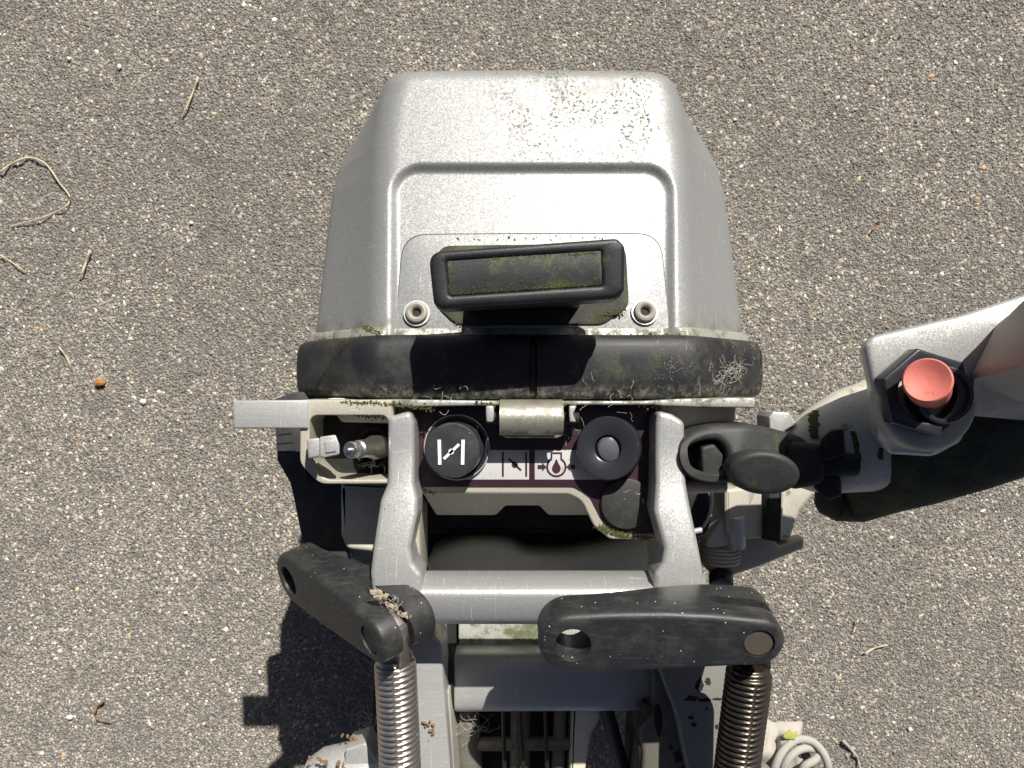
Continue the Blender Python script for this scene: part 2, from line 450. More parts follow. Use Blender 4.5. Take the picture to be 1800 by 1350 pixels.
def sdbox(px, py, x0, x1, y0, y1, r):
    qx = abs(px-(x0+x1)/2)-(x1-x0)/2+r; qy = abs(py-(y0+y1)/2)-(y1-y0)/2+r
    return math.hypot(max(qx, 0), max(qy, 0))+min(max(qx, qy), 0)-r
slope = math.atan2(ZB_-ZT, YT-YB); R_ = .020
rows = []
prof = [(lerp(YB, YT, k/150), None) for k in range(151)]
cyc, czc = YT-R_*math.sin(slope), ZT-R_*math.cos(slope)
for k in range(1, 17):
    a = lerp(math.pi/2-slope, -.08, k/16); prof.append((cyc+R_*math.cos(a), czc+R_*math.sin(a)))
prof += [(prof[-1][0]-.002, .30), (prof[-1][0]-.006, .15), (prof[-1][0]-.02, .01)]
for y, z in prof:
    z = cowl_z(y) if z is None else z
    wf, wo = interp(WT, y)
    row = []
    for x, zz in section(wf, wo, .07, z, .004, .030):
        v = Vector((XC+x, y, zz-.22*x*x if zz > .1 else zz))
        p = pix(v)
        s = sdbox(p[0], p[1], 681, 1190, 284, 800, 58)
        v.z -= .0058*smooth(-s/19) if abs(x) < wf+.01 else 0
        row.append(v)
    rows.append(row)
cowl = obj('cowl', grid(rows), M['cowl'], motor, sharp=60)

def recess_z(y): return cowl_z(y)-.0058
# lip at the foot of the cowl
rows = []
for y, o in ((.0430, -.004), (.0425, .0012), (.0410, .0022), (.0330, .0030), (.0280, .0030)):
    z = cowl_z(y)+o
    rows.append([(XC+x, y, zz-.22*x*x-(.0062 if abs(x) < .102 else .0062*(1-smooth((abs(x)-.102)/.008)))*(1 if zz > z-.02 else 0)) for x, zz in section(.1150+o, .184+o, .07, z, .10, .021, nf=60)])
obj('cowl_lip', grid(rows), M['lip'], motor, sharp=50)

# black rubber band with a joint in the middle
rows = []
for y, o in ((.0365, -.012), (.0362, -.004), (.0350, .0010), (.0325, .0042), (.0270, .0062), (.018, .0068), (.006, .0068), (-.004, .0062), (-.0085, .0045), (-.0108, .001), (-.0115, -.004), (-.0115, -.014)):
    row = []
    for x, zz in section(.117+o, .1865+o, .072, .4625+o, .10, .034, .02, nf=90):
        v = Vector((XC+x, y, zz-.15*x*x))
        if abs(x-.0007) < .0022 and y > -.012: v.z -= .004
        row.append(v)
    rows.append(row)
obj('seal_band', grid(rows), M['band'], motor, sharp=50)

# plate under the starter grip, following the slope of the recess
def on_recess(off): return lambda x, y: recess_z(y)-.22*(x-XC)**2+off
HR = .448
pl = rnd([(708, 412), (1162, 410), (1178, 583), (694, 583)], [48, 48, 4, 4], 10)
def recess_plate(loops, off, thick, bev, step=.006):
    L = [dens([xy(p[0], p[1], recess_z(at(p[0], p[1], HR).y)) for p in lp], step) for lp in loops]
    me = flat(L, thick, bev, 2); w = on_recess(off)
    for v in me.vertices: v.co.z += w(v.co.x, v.co.y)
    return me
seam = [(lerp(935, x, 1.0045), lerp(540, y, 1.012)) for x, y in pl]
obj('plate_seam', recess_plate([seam], .0004, .003, .0001), M['dark'], motor)
gp = obj('grip_plate', recess_plate([pl], .0014, .004, .0006), M['cowl'], motor)
seat = rnd([(768, 432), (1100, 428), (1106, 540), (1060, 572), (800, 572), (768, 540)], [26, 26, 30, 40, 40, 30], 8)
obj('grip_seat', recess_plate([seat], .0042, .01, .003), M['seat'], motor)
for gx, gy in ((733, 551), (1133, 549)):
    z = recess_z(at(gx, gy, HR).y)+.001
    p = at(gx, gy, z); ax = Vector((0, .2, 1))
    r = mm(24, z)
    w = obj('bolt_washer', lathe(p, ax, [(r, 0), (r, .0008), (r*.97, .0013), (r*.55, .0013), (r*.5, .0006)], 36, False), M['brushed'], motor)
    w2 = obj('bolt_grommet', lathe(p+ax*.001, ax, [(r*.80, 0), (r*.82, .0018), (r*.74, .0034), (r*.58, .0042), (r*.44, .0036), (r*.34, .0020), (r*.30, -.003), (0, -.0032)], 36, False), M['grommet'], motor)
    obj('bolt_hole', lathe(p+ax*.0004, ax, [(r*.31, 0), (r*.31, .0004), (0, .0004)], 20, False), M['dark'], w2)

# starter grip: rounded bar, sunk inlay on its face
HG = .531
def rot2(pts, c, a):
    ca, sa = math.cos(a), math.sin(a); return [(c[0]+(x-c[0])*ca-(y-c[1])*sa, c[1]+(x-c[0])*sa+(y-c[1])*ca) for x, y in pts]
gout = rnd([(752, 442), (1085, 418), (1099, 432), (1098, 512), (1082, 524), (775, 542), (762, 535)], [26, 14, 14, 14, 14, 22, 16], 8)
gin = rnd([(786, 459), (1056, 441), (1058, 501), (791, 519)], 3, 3)
bar = plate([gout, gin], HG, .022, .0028, 3)
back = plate([[(lerp(925, x, .985), lerp(482, y, .97)+6) for x, y in gout]], HG-.016, .016, .004, 3)
grip = obj('starter_grip', join(bar, back), M['grip'], motor)
obj('grip_inlay', plate([[(lerp(922, x, 1.004), lerp(480, y, 1.004)) for x, y in gin]], HG-.0013, .004, .0003), M['inlay'], grip)
obj('grip_neck', prismh([(850, 475), (1000, 465), (1000, 522), (850, 528)], HG-.02, [(820, 480), (1020, 475), (1020, 545), (820, 550)], .444, .003), M['grip'], motor)

# tray lip, wall behind it, side tab
lipo = [(540, 704), (700, 702), (900, 705), (1130, 705), (1200, 701), (1328, 699), (1328, 717), (1225, 716), (1150, 712), (900, 712), (740, 715), (640, 716), (540, 720)]
obj('tray_lip', plate(lipo, .470, .030, .0012, step=.008), M['lip'], motor)
obj('tray_wall', plate(rnd([(566, 700), (1296, 700), (1290, 772), (1215, 790), (1150, 760), (600, 742)], 8), .444, .06, .002), M['cream'], motor)
obj('side_tab', prismh([(409, 704), (542, 703), (542, 753), (411, 753)], .474, [(409, 704), (545, 703), (545, 753), (411, 753)], .446, .0012), M['brushed'], motor)

# pocket on the left with fuel connector and cam lever
po = rnd([(527, 703), (690, 703), (690, 851), (562, 851), (527, 815)], [2, 2, 2, 30, 26], 8)
ph = rnd([(544, 730), (682, 730), (682, 843), (572, 843), (544, 815)], [16, 14, 6, 26, 24], 8)
obj('connector_pocket', plate([po, ph], .471, .042, .0011), M['cast'], motor)
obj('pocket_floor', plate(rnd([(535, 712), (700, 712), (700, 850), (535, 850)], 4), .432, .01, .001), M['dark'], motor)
q1 = [(539, 772), (562, 769), (562, 803), (542, 807)]; q2 = [(562, 768), (590, 764), (597, 782), (597, 799), (570, 805), (562, 803)]; q3 = [(570, 775), (588, 772), (591, 794), (572, 797)]
cl = prismh(q1, .492, q1, .478, .0016); c2 = prismh(q2, .4885, q2, .474, .0012); c3 = prismh(q3, .4897, q3, .480, .0008)
obj('cam_lever', join(cl, c2, c3), M['brushed'], motor)
a, b = at(615, 791, .488), at(672, 785, .446); dv = (b-a).normalized(); r = mm(15, .488)
fc = obj('fuel_connector', lathe(a, dv, [(0, 0), (r*.86, 0), (r, .0012), (r, .006), (r*.86, .007), (r*.86, .010), (r*1.08, .0108), (r*1.12, .024), (r*1.5, .032), (r*1.5, .06)], 32), M['steel'], motor)
obj('connector_tip', lathe(a-dv*.003, dv, [(r*.14, 0), (r*.26, .0008), (r*.26, .0042)], 16), M['steel'], fc)
q = at(655, 786, .445)
obj('connector_boot', lathe(q-dv*.002, dv, [(r*1.75, .012), (r*2.1, .012), (r*2.2, .002), (r*2.45, .0), (r*2.6, .004), (r*2.6, .02)], 32, False), M['dark'], motor)

# carry frame round the control panel
def frame_h(y):                      # front height along the frame
    return .014*smooth((-.04-y)/.09)
HF = .474
posts = [rnd([(681, 733), (722, 722), (728, 745), (728, 850), (734, 880), (733, 905), (721, 965), (726, 990), (741, 1010), (742, 1060), (655, 1060), (650, 1010), (668, 880), (681, 850)], [12, 12, 12, 30, 20, 24, 20, 16, 14, 14, 14, 30, 40, 30], 8),
         rnd([(1156, 722), (1182, 728), (1204, 742), (1207, 850), (1214, 890), (1236, 1000), (1240, 1060), (1150, 1060), (1151, 1010), (1164, 990), (1168, 965), (1150, 900), (1153, 850), (1153, 745)], [12, 12, 16, 30, 30, 40, 14, 14, 14, 16, 20, 30, 30, 12], 8)]
def frame_mesh():
    def P(p):
        y = at(p[0], p[1], HF).y
        for _ in range(3): y = at(p[0], p[1], HF+frame_h(y)).y
        return xy(p[0], p[1], HF+frame_h(y))
    ms = []
    for lp in posts:
        m_ = flat([dens([P(p) for p in lp], .004)], .034, .0036, 4)
        for v in m_.vertices: v.co.z += HF+frame_h(v.co.y)
        ms.append(m_)
    # crossbar: upper facet, rounded ridge, front face
    pr = [(1004, .450), (1003, .457), (1016, .472), (1028, .482), (1034, .4855), (1041, .4875), (1050, .4880), (1085, .4835), (1093, .480), (1097, .473), (1096, .453)]
    xs = [(646, .55), (650, .8), (660, .95), (680, 1), (760, 1), (900, 1), (1060, 1), (1210, 1), (1228, .95), (1238, .8), (1242, .55)]
    rows = []
    for x_, k_ in xs:
        rows.append([at(x_, 1052+(p_[0]-1052)*lerp(1, k_, .5), .455+(p_[1]-.455)*k_) for p_ in pr])
    return join(*ms, grid(rows, True, True))
obj('carry_frame', frame_mesh(), M['paint'], motor, sharp=40)

# control panel: casting rim, plum printed plate, labels, symbols
HP = .448
rim = rnd([(722, 706), (1162, 706), (1162, 950), (1072, 948), (1044, 925), (1022, 880), (1000, 869), (730, 869)], [2, 2, 3, 18, 26, 30, 20, 3], 8)
obj('panel_rim', plate(rim, HP-.001, .02, .0018), M['cast'], motor)
pp = rnd([(728, 708), (1152, 708), (1152, 938), (1082, 938), (1056, 912), (1036, 872), (1008, 856), (728, 856)], [2, 2, 3, 18, 26, 30, 22, 3], 8)
panel = obj('control_panel', plate(pp, HP, .004, .0003), M['panel'], motor, 'plum printed control panel')
obj('label_field', plate([(800, 791), (930, 791), (930, 843), (800, 843)], HP+.0003, .0006, .0001), M['label'], panel)
obj('label_field', plate([(940, 791), (1062, 791), (1062, 843), (940, 843)], HP+.0003, .0006, .0001), M['label'], panel)
def sym(loops_list):
    return join(*[plate(l, HP+.0006, .0005, .00005, 1) for l in loops_list])
def line2(x0, y0, x1, y1, w):
    d = Vector((x1-x0, y1-y0)); d.normalize(); n = Vector((-d.y, d.x))*w/2
    return [(x0+n.x, y0+n.y), (x1+n.x, y1+n.y), (x1-n.x, y1-n.y), (x0-n.x, y0-n.y)]
obj('choke_symbol', sym([[line2(884, 795, 884, 838, 3.4)], [line2(925, 795, 925, 838, 3.4)], [circ(905, 817, 5.6)], [line2(894, 806, 916, 827, 3.6)]]), M['ink'], panel)
ring_o = rnd([(968, 795), (988, 795), (988, 804)]+[(978+18*math.cos(a), 821+18*math.sin(a)) for a in [math.radians(d) for d in range(-58, 239, 12)]]+[(968, 804)], 0)
ring_i = rnd([(971, 798), (985, 798), (985, 806)]+[(978+14.5*math.cos(a), 821+14.5*math.sin(a)) for a in [math.radians(d) for d in range(-60, 241, 12)]]+[(971, 806)], 0)
drop = spl([(978, 807), (981.5, 814), (985.5, 822), (984, 829), (978, 832.5), (972, 829), (970.5, 822), (974.5, 814)], 4)
arr1 = [(945, 817.5), (953, 817.5), (953, 813), (960.5, 821), (953, 829), (953, 824.5), (945, 824.5)]
arr2 = [(1011, 817.5), (1003, 817.5), (1003, 813), (995.5, 821), (1003, 829), (1003, 824.5), (1011, 824.5)]
obj('oil_pressure_symbol', sym([[ring_o, ring_i], [drop], [arr1], [arr2]]), M['ink'], panel)

# choke knob
p = at(803, 786, HP); r = mm(57, HP)
obj('knob_collar', lathe(p, (0, 0, 1), [(r, 0), (r, .003), (r*.96, .0042), (r*.90, .0042), (r*.86, .003), (r*.85, .0008)], 48, False), M['nut'], motor)
a = at(794, 792, .4725); b = at(807, 787, HP)
r = mm(50, .4725)
rows = []
for rr_, t_ in [(.95, 0), (.96, .4), (.985, .88), (.975, .955), (.92, .992), (.5, 1), (.02, 1)]:
    c = b.lerp(a, t_); rows.append([(c.x+r*rr_*math.cos(2*math.pi*k/48), c.y+r*rr_*math.sin(2*math.pi*k/48), c.z) for k in range(48)])
obj('knob_ring', tube([at(803+57*math.cos(a_), 786+57*math.sin(a_), HP+.0036) for a_ in [2*math.pi*k/48 for k in range(49)]], .0006, 8), M['brushed'], motor)
ck = obj('choke_knob', grid(rows, True, True), M['knobblack'], motor)
hk = .4729
obj('choke_symbol', join(*[plate(l, hk+.0004, .0006, .00008, 1) for l in ([line2(772, 773, 773, 817, 6)], [line2(814, 773, 813, 817, 6)], [line2(780, 807, 807, 781, 5)], [circ(793, 794, 5)])]), M['white'], ck)
# warning lamp
a = at(1068, 788, .466); r = mm(57, .466)
wl = obj('warning_lamp', lathe(at(1073, 787, HP), (a-at(1073, 787, HP)), [(r*1.0, 0), (r*1.0, .0155), (r*.985, .0172), (r*.95, .018), (r*.46, .018), (r*.41, .0172), (r*.40, .014)], 52, False), M['nut'], motor)
obj('lamp_lens', lathe(at(1072, 789, .461), (0, 0, 1), [(r*.41, 0), (r*.36, .0022), (r*.2, .0036), (0, .004)], 36, False), M['lens'], wl)
r = mm(45, HP)
obj('blank_plug', lathe(at(1100, 884, HP), (0, 0, 1), [(r, 0), (r, .003), (r*.97, .0042), (r*.92, .0046), (0, .0047)], 44, False), M['shift'], motor)

# latch over the middle of the panel
hk = .480
rows = []
for k in range(19):
    a = lerp(math.radians(120), math.radians(-62), k/18)
    R1 = .0135
    cy, cz = at(934, 735, .466).y, .466
    rows.append([(at(px_, 700, hk).x, cy+R1*math.sin(a)*1.0, cz+R1*math.cos(a)) for px_ in (878, 879.5, 882, 910, 934, 960, 986, 989.5, 991)])
outer = rows
inner = [[(x, cy+(y-cy)*.86, cz+(z-cz)*.86) for x, y, z in r_] for r_ in rows]
ring = [r1+r2[::-1] for r1, r2 in zip(outer, inner)]
latch = obj('latch_hook', grid(ring, True, True), M['latch'], motor, sharp=50)
obj('latch_strap', plate(rnd([(880, 745), (989, 745), (989, 766), (980, 770), (890, 770), (880, 764)], 5), .462, .003, .001), M['latch'], motor)
obj('latch_pin', cyl(at(852, 735, .462), at(1018, 735, .462), mm(11, .462)), M['dark'], motor)
for tx in (861, 1007):
    s = 1 if tx < 900 else -1
    obj('latch_tab', prismh([(tx-7, 713), (tx+7, 713), (tx+4*s+4, 728), (tx+6, 742), (tx-6, 742), (tx-7, 728)], .474, [(tx-7, 713), (tx+7, 713), (tx+4*s+4, 728), (tx+6, 742), (tx-6, 742), (tx-7, 728)], .455, .0012), M['brushed'], motor)

# casting below the panel: sloping face with a notch, near-black sheets for the cavity's shade and lower casing
sl = rnd([(742, 864), (1062, 864), (1048, 900), (1040, 918), (968, 918), (950, 895), (888, 895), (870, 918), (760, 918)], [2, 2, 8, 4, 12, 10, 10, 12, 6], 5)
y0 = at(0, 866, .446).y
obj('panel_apron', plate(sl, .446, .006, .001, step=.004, warp=lambda x, y: -1.35*max(0, y0-y)), M['cast'], motor)
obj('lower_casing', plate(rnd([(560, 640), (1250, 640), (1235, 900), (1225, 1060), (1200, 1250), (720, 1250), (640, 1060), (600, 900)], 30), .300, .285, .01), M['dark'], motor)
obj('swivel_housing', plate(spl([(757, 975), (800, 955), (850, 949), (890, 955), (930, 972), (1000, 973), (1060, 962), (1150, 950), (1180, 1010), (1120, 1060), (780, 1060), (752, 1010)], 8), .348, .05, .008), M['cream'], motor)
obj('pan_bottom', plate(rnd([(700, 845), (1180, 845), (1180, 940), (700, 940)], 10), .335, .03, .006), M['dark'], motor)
obj('leg_casting', plate(rnd([(598, 850), (690, 850), (690, 975), (660, 972), (608, 966), (598, 940)], [3, 3, 3, 8, 14, 10], 5), .408, .12, .004), M['cream'], motor)
obj('leg_casting', plate(rnd([(600, 838), (680, 838), (680, 862), (600, 858)], 4), .422, .03, .003), M['cast'], motor)
obj('casting_foot', plate(rnd([(604, 955), (700, 960), (700, 1010), (640, 1005), (610, 985)], 10), .375, .06, .006), M['mossbar'], motor)
# inner cheeks of the frame
obj('frame_cheek', prismh([(700, 860), (736, 880), (740, 1003), (690, 1003)], .455, [(705, 850), (752, 880), (752, 1000), (700, 1003)], .385, .003), M['cast'], motor)
obj('frame_cheek', prismh([(1150, 860), (1185, 860), (1200, 1003), (1168, 1003)], .455, [(1135, 930), (1165, 860), (1180, 1003), (1140, 1003)], .385, .003), M['cast'], motor)

# black ribbed flap left of the tray
fl = rnd([(481, 702), (516, 689), (600, 689), (612, 1005), (545, 1005), (533, 960), (514, 868), (509, 848), (487, 810)], [3, 3, 3, 10, 10, 10, 10, 10, 8], 4)
flap = obj('rubber_flap', plate(fl, .400, .012, .0015), M['flap'], motor)
for yy, xa, xb in ((764, 489, 513), (780, 487, 516), (794, 489, 519)):
    obj('flap_rib', plate([line2(xa, yy, xb, yy-2.5, 2.2)], .4006, .001, .0001), M['dark'], flap)
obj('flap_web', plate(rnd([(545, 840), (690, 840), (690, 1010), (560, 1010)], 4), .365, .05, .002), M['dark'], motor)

# ------------------------------------------------------------------ right side: shift knob, steering bracket, tiller
def ell_loft(secs, n=32, pw=2.0):
    rows = []
    for (px_, py_, h, rx, ry, rz) in secs:
        c = at(px_, py_, h); row = []
        for k in range(n):
            a = 2*math.pi*k/n
            ca, sa = math.cos(a), math.sin(a)
            e = 2/pw
            row.append((c.x+rx*.0, c.y+math.copysign(abs(ca)**e, ca)*ry, c.z+math.copysign(abs(sa)**e, sa)*rz))
        rows.append(row)
    return grid(rows, True, True)
U = .00039
kbo = spl([(1199, 776), (1225, 756), (1270, 747), (1330, 747), (1390, 760), (1436, 776), (1450, 808), (1438, 846), (1395, 866), (1330, 862), (1290, 851), (1245, 849), (1210, 836), (1196, 806)], 5)
kbi = spl([(1213, 788), (1236, 777), (1262, 776), (1277, 790), (1279, 812), (1268, 829), (1245, 832), (1221, 823), (1210, 806)], 5)
sk = obj('shift_knob', plate([kbo, kbi], .480, .045, .0055, 5, step=.004, warp=lambda x, y: -.35*max(0, x-.165)-.25*max(0, y+.050)), M['shift'], motor, 'black rubber shift knob')
ov = rot2(circ(1345, 832, 62, 40, 44), (1345, 832), math.radians(8))
obj('knob_pad', plate([ov], .496, .022, .0050, 5, warp=lambda x, y: (x-.16)*.10+(y+.06)*.30), M['shift'], sk)
obj('knob_boss', plate(rnd([(1232, 786), (1256, 780), (1272, 800), (1268, 842), (1236, 844)], 9), .4735, .02, .002), M['shift'], sk)
obj('knob_cavity', plate(rnd([(1196, 765), (1292, 765), (1292, 842), (1196, 842)], 10), .450, .01, .001), M['dark'], sk)
w1 = prismh([(1442, 772), (1460, 756), (1483, 753), (1486, 800), (1445, 812)], .478, [(1442, 772), (1460, 756), (1483, 753), (1486, 800), (1445, 812)], .45, .002)
w2 = prismh([(1420, 828), (1478, 838), (1480, 872), (1455, 880), (1430, 858)], .470, [(1420, 828), (1478, 838), (1480, 872), (1455, 880), (1430, 858)], .44, .003)
w3 = cyl(at(1440, 815, .465), at(1506, 818, .465), mm(24, .47), .002, r2=mm(20, .47))
w4 = prismh([(1385, 775), (1452, 782), (1450, 850), (1385, 862)], .478, [(1385, 775), (1452, 782), (1450, 850), (1385, 862)], .44, .006)
obj('wing_nut', join(w1, w2, w3, w4), M['dark'], motor)

# steering bracket
obj('bracket_web', plate(spl([(1290, 858), (1310, 852), (1330, 855), (1318, 900), (1302, 945), (1268, 962), (1240, 958), (1262, 920), (1282, 885)], 6), 0.307, .03, .003, warp=lambda x, y: .0), M['brushed'], motor)
obj('bracket_plate', plate(rnd([(1275, 860), (1340, 856), (1392, 868), (1388, 948), (1335, 952), (1288, 950), (1276, 935)], 6), 0.315, .05, .004, warp=lambda x, y: -.25*(x-.19)), M['cast'], motor)
obj('bracket_arm', plate(rnd([(1370, 850), (1440, 852), (1446, 872), (1420, 905), (1408, 958), (1372, 962)], 6), 0.305, .06, .004, warp=lambda x, y: -.2*(x-.22)+.3*(y+.1)), M['cast_moss'], motor)
obj('bracket_rib', plate(rnd([(1346, 860), (1376, 856), (1374, 955), (1344, 950)], 4), 0.311, .06, .003), M['dark'], motor)
obj('bracket_wedge', plate(rnd([(1236, 960), (1300, 938), (1352, 942), (1376, 962), (1418, 945), (1420, 968), (1345, 1002), (1290, 1022), (1256, 1016)], [10, 6, 4, 4, 5, 6, 6, 10, 10], 4), 0.287, .04, .004, warp=lambda x, y: .25*(y+.13)), M['cast'], motor)
obj('bracket_boss', cyl(at(1267, 1008, 0.270), at(1268, 1030, 0.280), mm(21, 0.275), .002), M['nut'], motor)
for k in range(5):
    pts = []
    for j in range(25):
        a = 2*math.pi*j/24
        c = at(1266, 958+k*6.5, 0.290)
        pts.append((c.x+mm(33, 0.290)*math.cos(a), c.y+.0022*math.sin(a)*-1, c.z+mm(30, 0.290)*math.sin(a)))
    obj('spring_coil', tube(pts, .0012, 8, False), M['cast'], motor)
obj('bracket_post', cyl(at(1291, 905, 0.305), at(1292, 962, 0.300), mm(19, 0.305), .002), M['brushed'], motor)
obj('link_rod', cyl(at(1196, 856, .448), at(1276, 852, .448), mm(13, .448), .001), M['rust'], motor)
obj('wiring_boot', plate(spl([(1200, 862), (1240, 862), (1252, 890), (1244, 935), (1215, 945), (1195, 940)], 6), .335, .05, .003), M['dark'], motor)
obj('boot_ring', tube([at(1205+46*math.cos(a), 880+62*math.sin(a), .341) for a in [math.radians(d) for d in range(-30, 65, 5)]], .0016, 8), M['brushed'], motor)
obj('bracket_tongue', plate(rnd([(1352, 733), (1359, 724), (1388, 725), (1400, 745), (1372, 762), (1354, 762)], 3), .44, .03, .0012), M['brushed'], motor)
obj('frame_pin', cyl(at(1212, 936, .45), at(1234, 931, .45), mm(5, .45), .001, 14), M['brushed'], motor)

# tiller: arm running up to the right, stop button housing on it
def sweep(secs, n=36, pw=2.6):
    rows = []
    P = [at(s[0], s[1], s[2]) for s in secs]
    for i, s in enumerate(secs):
        t = (P[min(i+1, len(P)-1)]-P[max(i-1, 0)]).normalized()
        side = t.cross(Vector((0, 0, 1))).normalized(); up = side.cross(t)
        row = []
        for k in range(n):
            a = 2*math.pi*k/n; ca, sa = math.cos(a), math.sin(a); e = 2/pw
            row.append(P[i]+side*(math.copysign(abs(ca)**e, ca)*s[3])+up*(math.copysign(abs(sa)**e, sa)*s[4]))
        rows.append(row)
    return grid(rows, True, True)
arm = sweep([(1372, 815, .424, .006, .006), (1377, 814, .425, .014, .012), (1388, 811, .426, .020, .016), (1405, 807, .428, .026, .019), (1440, 795, .432, .033, .022), (1500, 775, .438, .040, .024), (1580, 752, .445, .042, .024), (1700, 722, .460, .042, .025), (1800, 700, .475, .042, .026), (2000, 640, .50, .042, .026)])
obj('tiller_arm', arm, M['cast_moss'], motor)
arm_o = bpy.data.objects['tiller_arm']
from mathutils.bvhtree import BVHTree
def drape(o_, me, off):
    t_ = BVHTree.FromPolygons([v.co+world_loc(o_) for v in o_.data.vertices], [p.vertices[:] for p in o_.data.polygons])
    c_ = Vector((0, 0, CAM_H))
    for v in me.vertices:
        hit = t_.ray_cast(Vector((v.co.x, v.co.y, .9)), Vector((0, 0, -1)))
        v.co.z = hit[0].z+off if hit[0] else .42
    return me
for sd_, pts, w in ((1, [(1441, 722), (1438, 734), (1436, 748), (1434, 760), (1436, 772)], 8), (2, [(1492, 757), (1496, 768), (1499, 782), (1502, 798), (1506, 808)], 5), (3, [(1538, 786), (1537, 795), (1539, 806)], 5)):
    rr = random.Random(sd_); rows = []
    for px_, py_ in spl(pts, 4, False):
        a_, b_ = rr.uniform(.6, 1.1)*w, rr.uniform(.6, 1.1)*w
        rows.append([at(lerp(px_-a_, px_+b_, k/6), py_, .455) for k in range(7)])
    m_ = bpy.data.meshes.new('d'); d_ = grid(rows); d_.to_mesh(m_); d_.free()
    obj('algae_streak', drape(arm_o, m_, .0006), M['mossclump'], arm_o)
ub = sweep([(1436, 858, .402, .004, .004), (1440, 860, .403, .012, .010), (1450, 863, .404, .018, .014), (1468, 867, .405, .022, .017), (1500, 866, .406, .024, .018), (1540, 848, .428, .027, .019), (1600, 822, .452, .030, .020), (1700, 786, .470, .032, .020), (1860, 730, .488, .032, .020), (2000, 680, .505, .032, .020)])
obj('tiller_underside_shade', ub, M['seat'], motor)  # dark body added over the arm: its underside shade as colour
hv = [at(1517, 606, .545), at(1533, 590, .546), at(1690, 553, .552), at(1790, 520, .556), at(1990, 470, .57), at(1990, 640, .57), at(1742, 640, .556), at(1706, 690, .553), at(1534, 692, .546),
      at(1692, 775, .517), at(1640, 803, .512), at(1562, 798, .508), at(1536, 765, .508)]
fr = [0, 1, 2, 3, 4, 5, 6, 7, 8]; rim_ = [0, 1, 2, 3, 4, 5, 6, 7, 9, 10, 11, 12, 8]
hb = [Vector((v.x*(CAM_H-v.z+.05)/(CAM_H-v.z)-.003, v.y*1.05, v.z-.05)) for v in (hv[i] for i in rim_)]
nb = len(rim_); k0 = len(hv)
housing = obj('switch_housing', solid(hv+hb, [fr, [8, 7, 9, 10, 11, 12], list(range(k0+nb-1, k0-1, -1))]+[[rim_[i], rim_[(i+1) % nb], k0+(i+1) % nb, k0+i] for i in range(nb)], .004, 4), M['paint'], motor)
# arm shell rising beside the housing
obj('tiller_shell', solid([at(1752, 566, .556), at(1704, 655, .556), at(1702, 742, .548), at(1800, 742, .50), at(2100, 640, .52), at(2150, 300, .69), at(1850, 470, .62), at(1806, 530, .600), at(1806, 640, .600), at(2150, 560, .675)],
     [(0, 1, 8, 7), (1, 2, 3, 8), (3, 4, 9, 8), (7, 8, 6), (6, 8, 9, 5), (0, 7, 6, 5, 4), (0, 4, 3, 2, 1), (4, 5, 9)], .004, 3), M['cast'], housing)
bx, by = 1632, 690
pb = at(bx, by, .549); ax = Vector((-.05, .06, 1)).normalized()
r = mm(82, .556)
hexo = [(bx+84*math.cos(math.radians(a)), by+80*math.sin(math.radians(a))) for a in (18, 78, 138, 198, 258, 318)]
nut = plate([rnd(hexo, 5, 3), circ(bx, by, 52, n=48)], .5615, .012, .0016)
obj('boss_ring', plate([circ(1634, 706, 88, 88, 60)], .550, .016, .004, 4), M['cast'], motor)
obj('lock_nut', nut, M['nut'], motor, 'black hexagonal lock nut')
r = mm(50, .56)
bc = at(bx+4, by+4, .548)
obj('button_collar', lathe(bc, (0, 0, 1), [(r*1.02, 0), (r*1.02, .0150), (r*.96, .0162), (r*.84, .0162), (r*.82, .008)], 44, False), M['nut'], motor)
a = at(1630, 668, .586); b = at(1634, 688, .552); L = (a-b).length; r = mm(40.5, .586)
obj('stop_button', lathe(b, a-b, [(r*.92, 0), (r*.95, L*.6), (r*.99, L-.005), (r*1.0, L-.003), (r*.98, L-.0008), (r*.92, L), (r*.84, L-.0004), (r*.6, L-.0020), (r*.3, L-.0030), (0, L-.0033)], 48, False), M['red'], motor, 'faded red stop button')

# ------------------------------------------------------------------ clamp screws and handles
def handle_mesh():
    """local: pin at origin, length along +x, front face at z=0, body behind"""
    L, r1, r2 = .1208, .0172, .0212
    out = []
    for k in range(17):
        a = math.radians(lerp(90, 270, k/16)); out.append((r1*math.cos(a), r1*math.sin(a)))
    out += [(.03, -.0208), (.06, -.0226), (.09, -.0226)]
    for k in range(17):
        a = math.radians(lerp(-86, 88, k/16)); out.append((L+r2*math.cos(a), r2*math.sin(a)))
    out += [(.07, .0206), (.035, .0189)]
    me = flat([dens(out, .004)], .044, .0045, 4)
    for v in me.vertices:
        if v.co.z < -.012: v.co.z *= lerp(1.0, .62, smooth(v.co.x/.11))
    slot = hull([(x, y, z) for x in (-.03, .022) for y in (-.03, .03) for z in (-.0155, -.0245)]+[(.028, y, z) for y in (-.03, .03) for z in (-.0180, -.0225)], 0)
    hole = lathe((L-.001, 0, -.05), (0, 0, 1), [(.0106, 0), (.0106, .0465), (.0124, .0510)], 40)
    pin = lathe((0, 0, -.0025), (0, 0, 1), [(.0101, 0), (.0101, .004)], 40)
    return boolean(me, [slot, hole, pin])
H0 = handle_mesh()
pin0 = bpy.data.meshes.new('p'); _b = lathe((0, 0, -.028), (0, 0, 1), [(.0095, -.004), (.0095, .0262), (.0093, .0266)], 36); _b.to_mesh(pin0); _b.free()
def place(pinp, Ldir, n):
    L = Vector(Ldir).normalized(); n = Vector(n); n = (n-L*n.dot(L)).normalized(); w = n.cross(L)
    return Matrix(((L.x, w.x, n.x, pinp.x), (L.y, w.y, n.y, pinp.y), (L.z, w.z, n.z, pinp.z), (0, 0, 0, 1)))
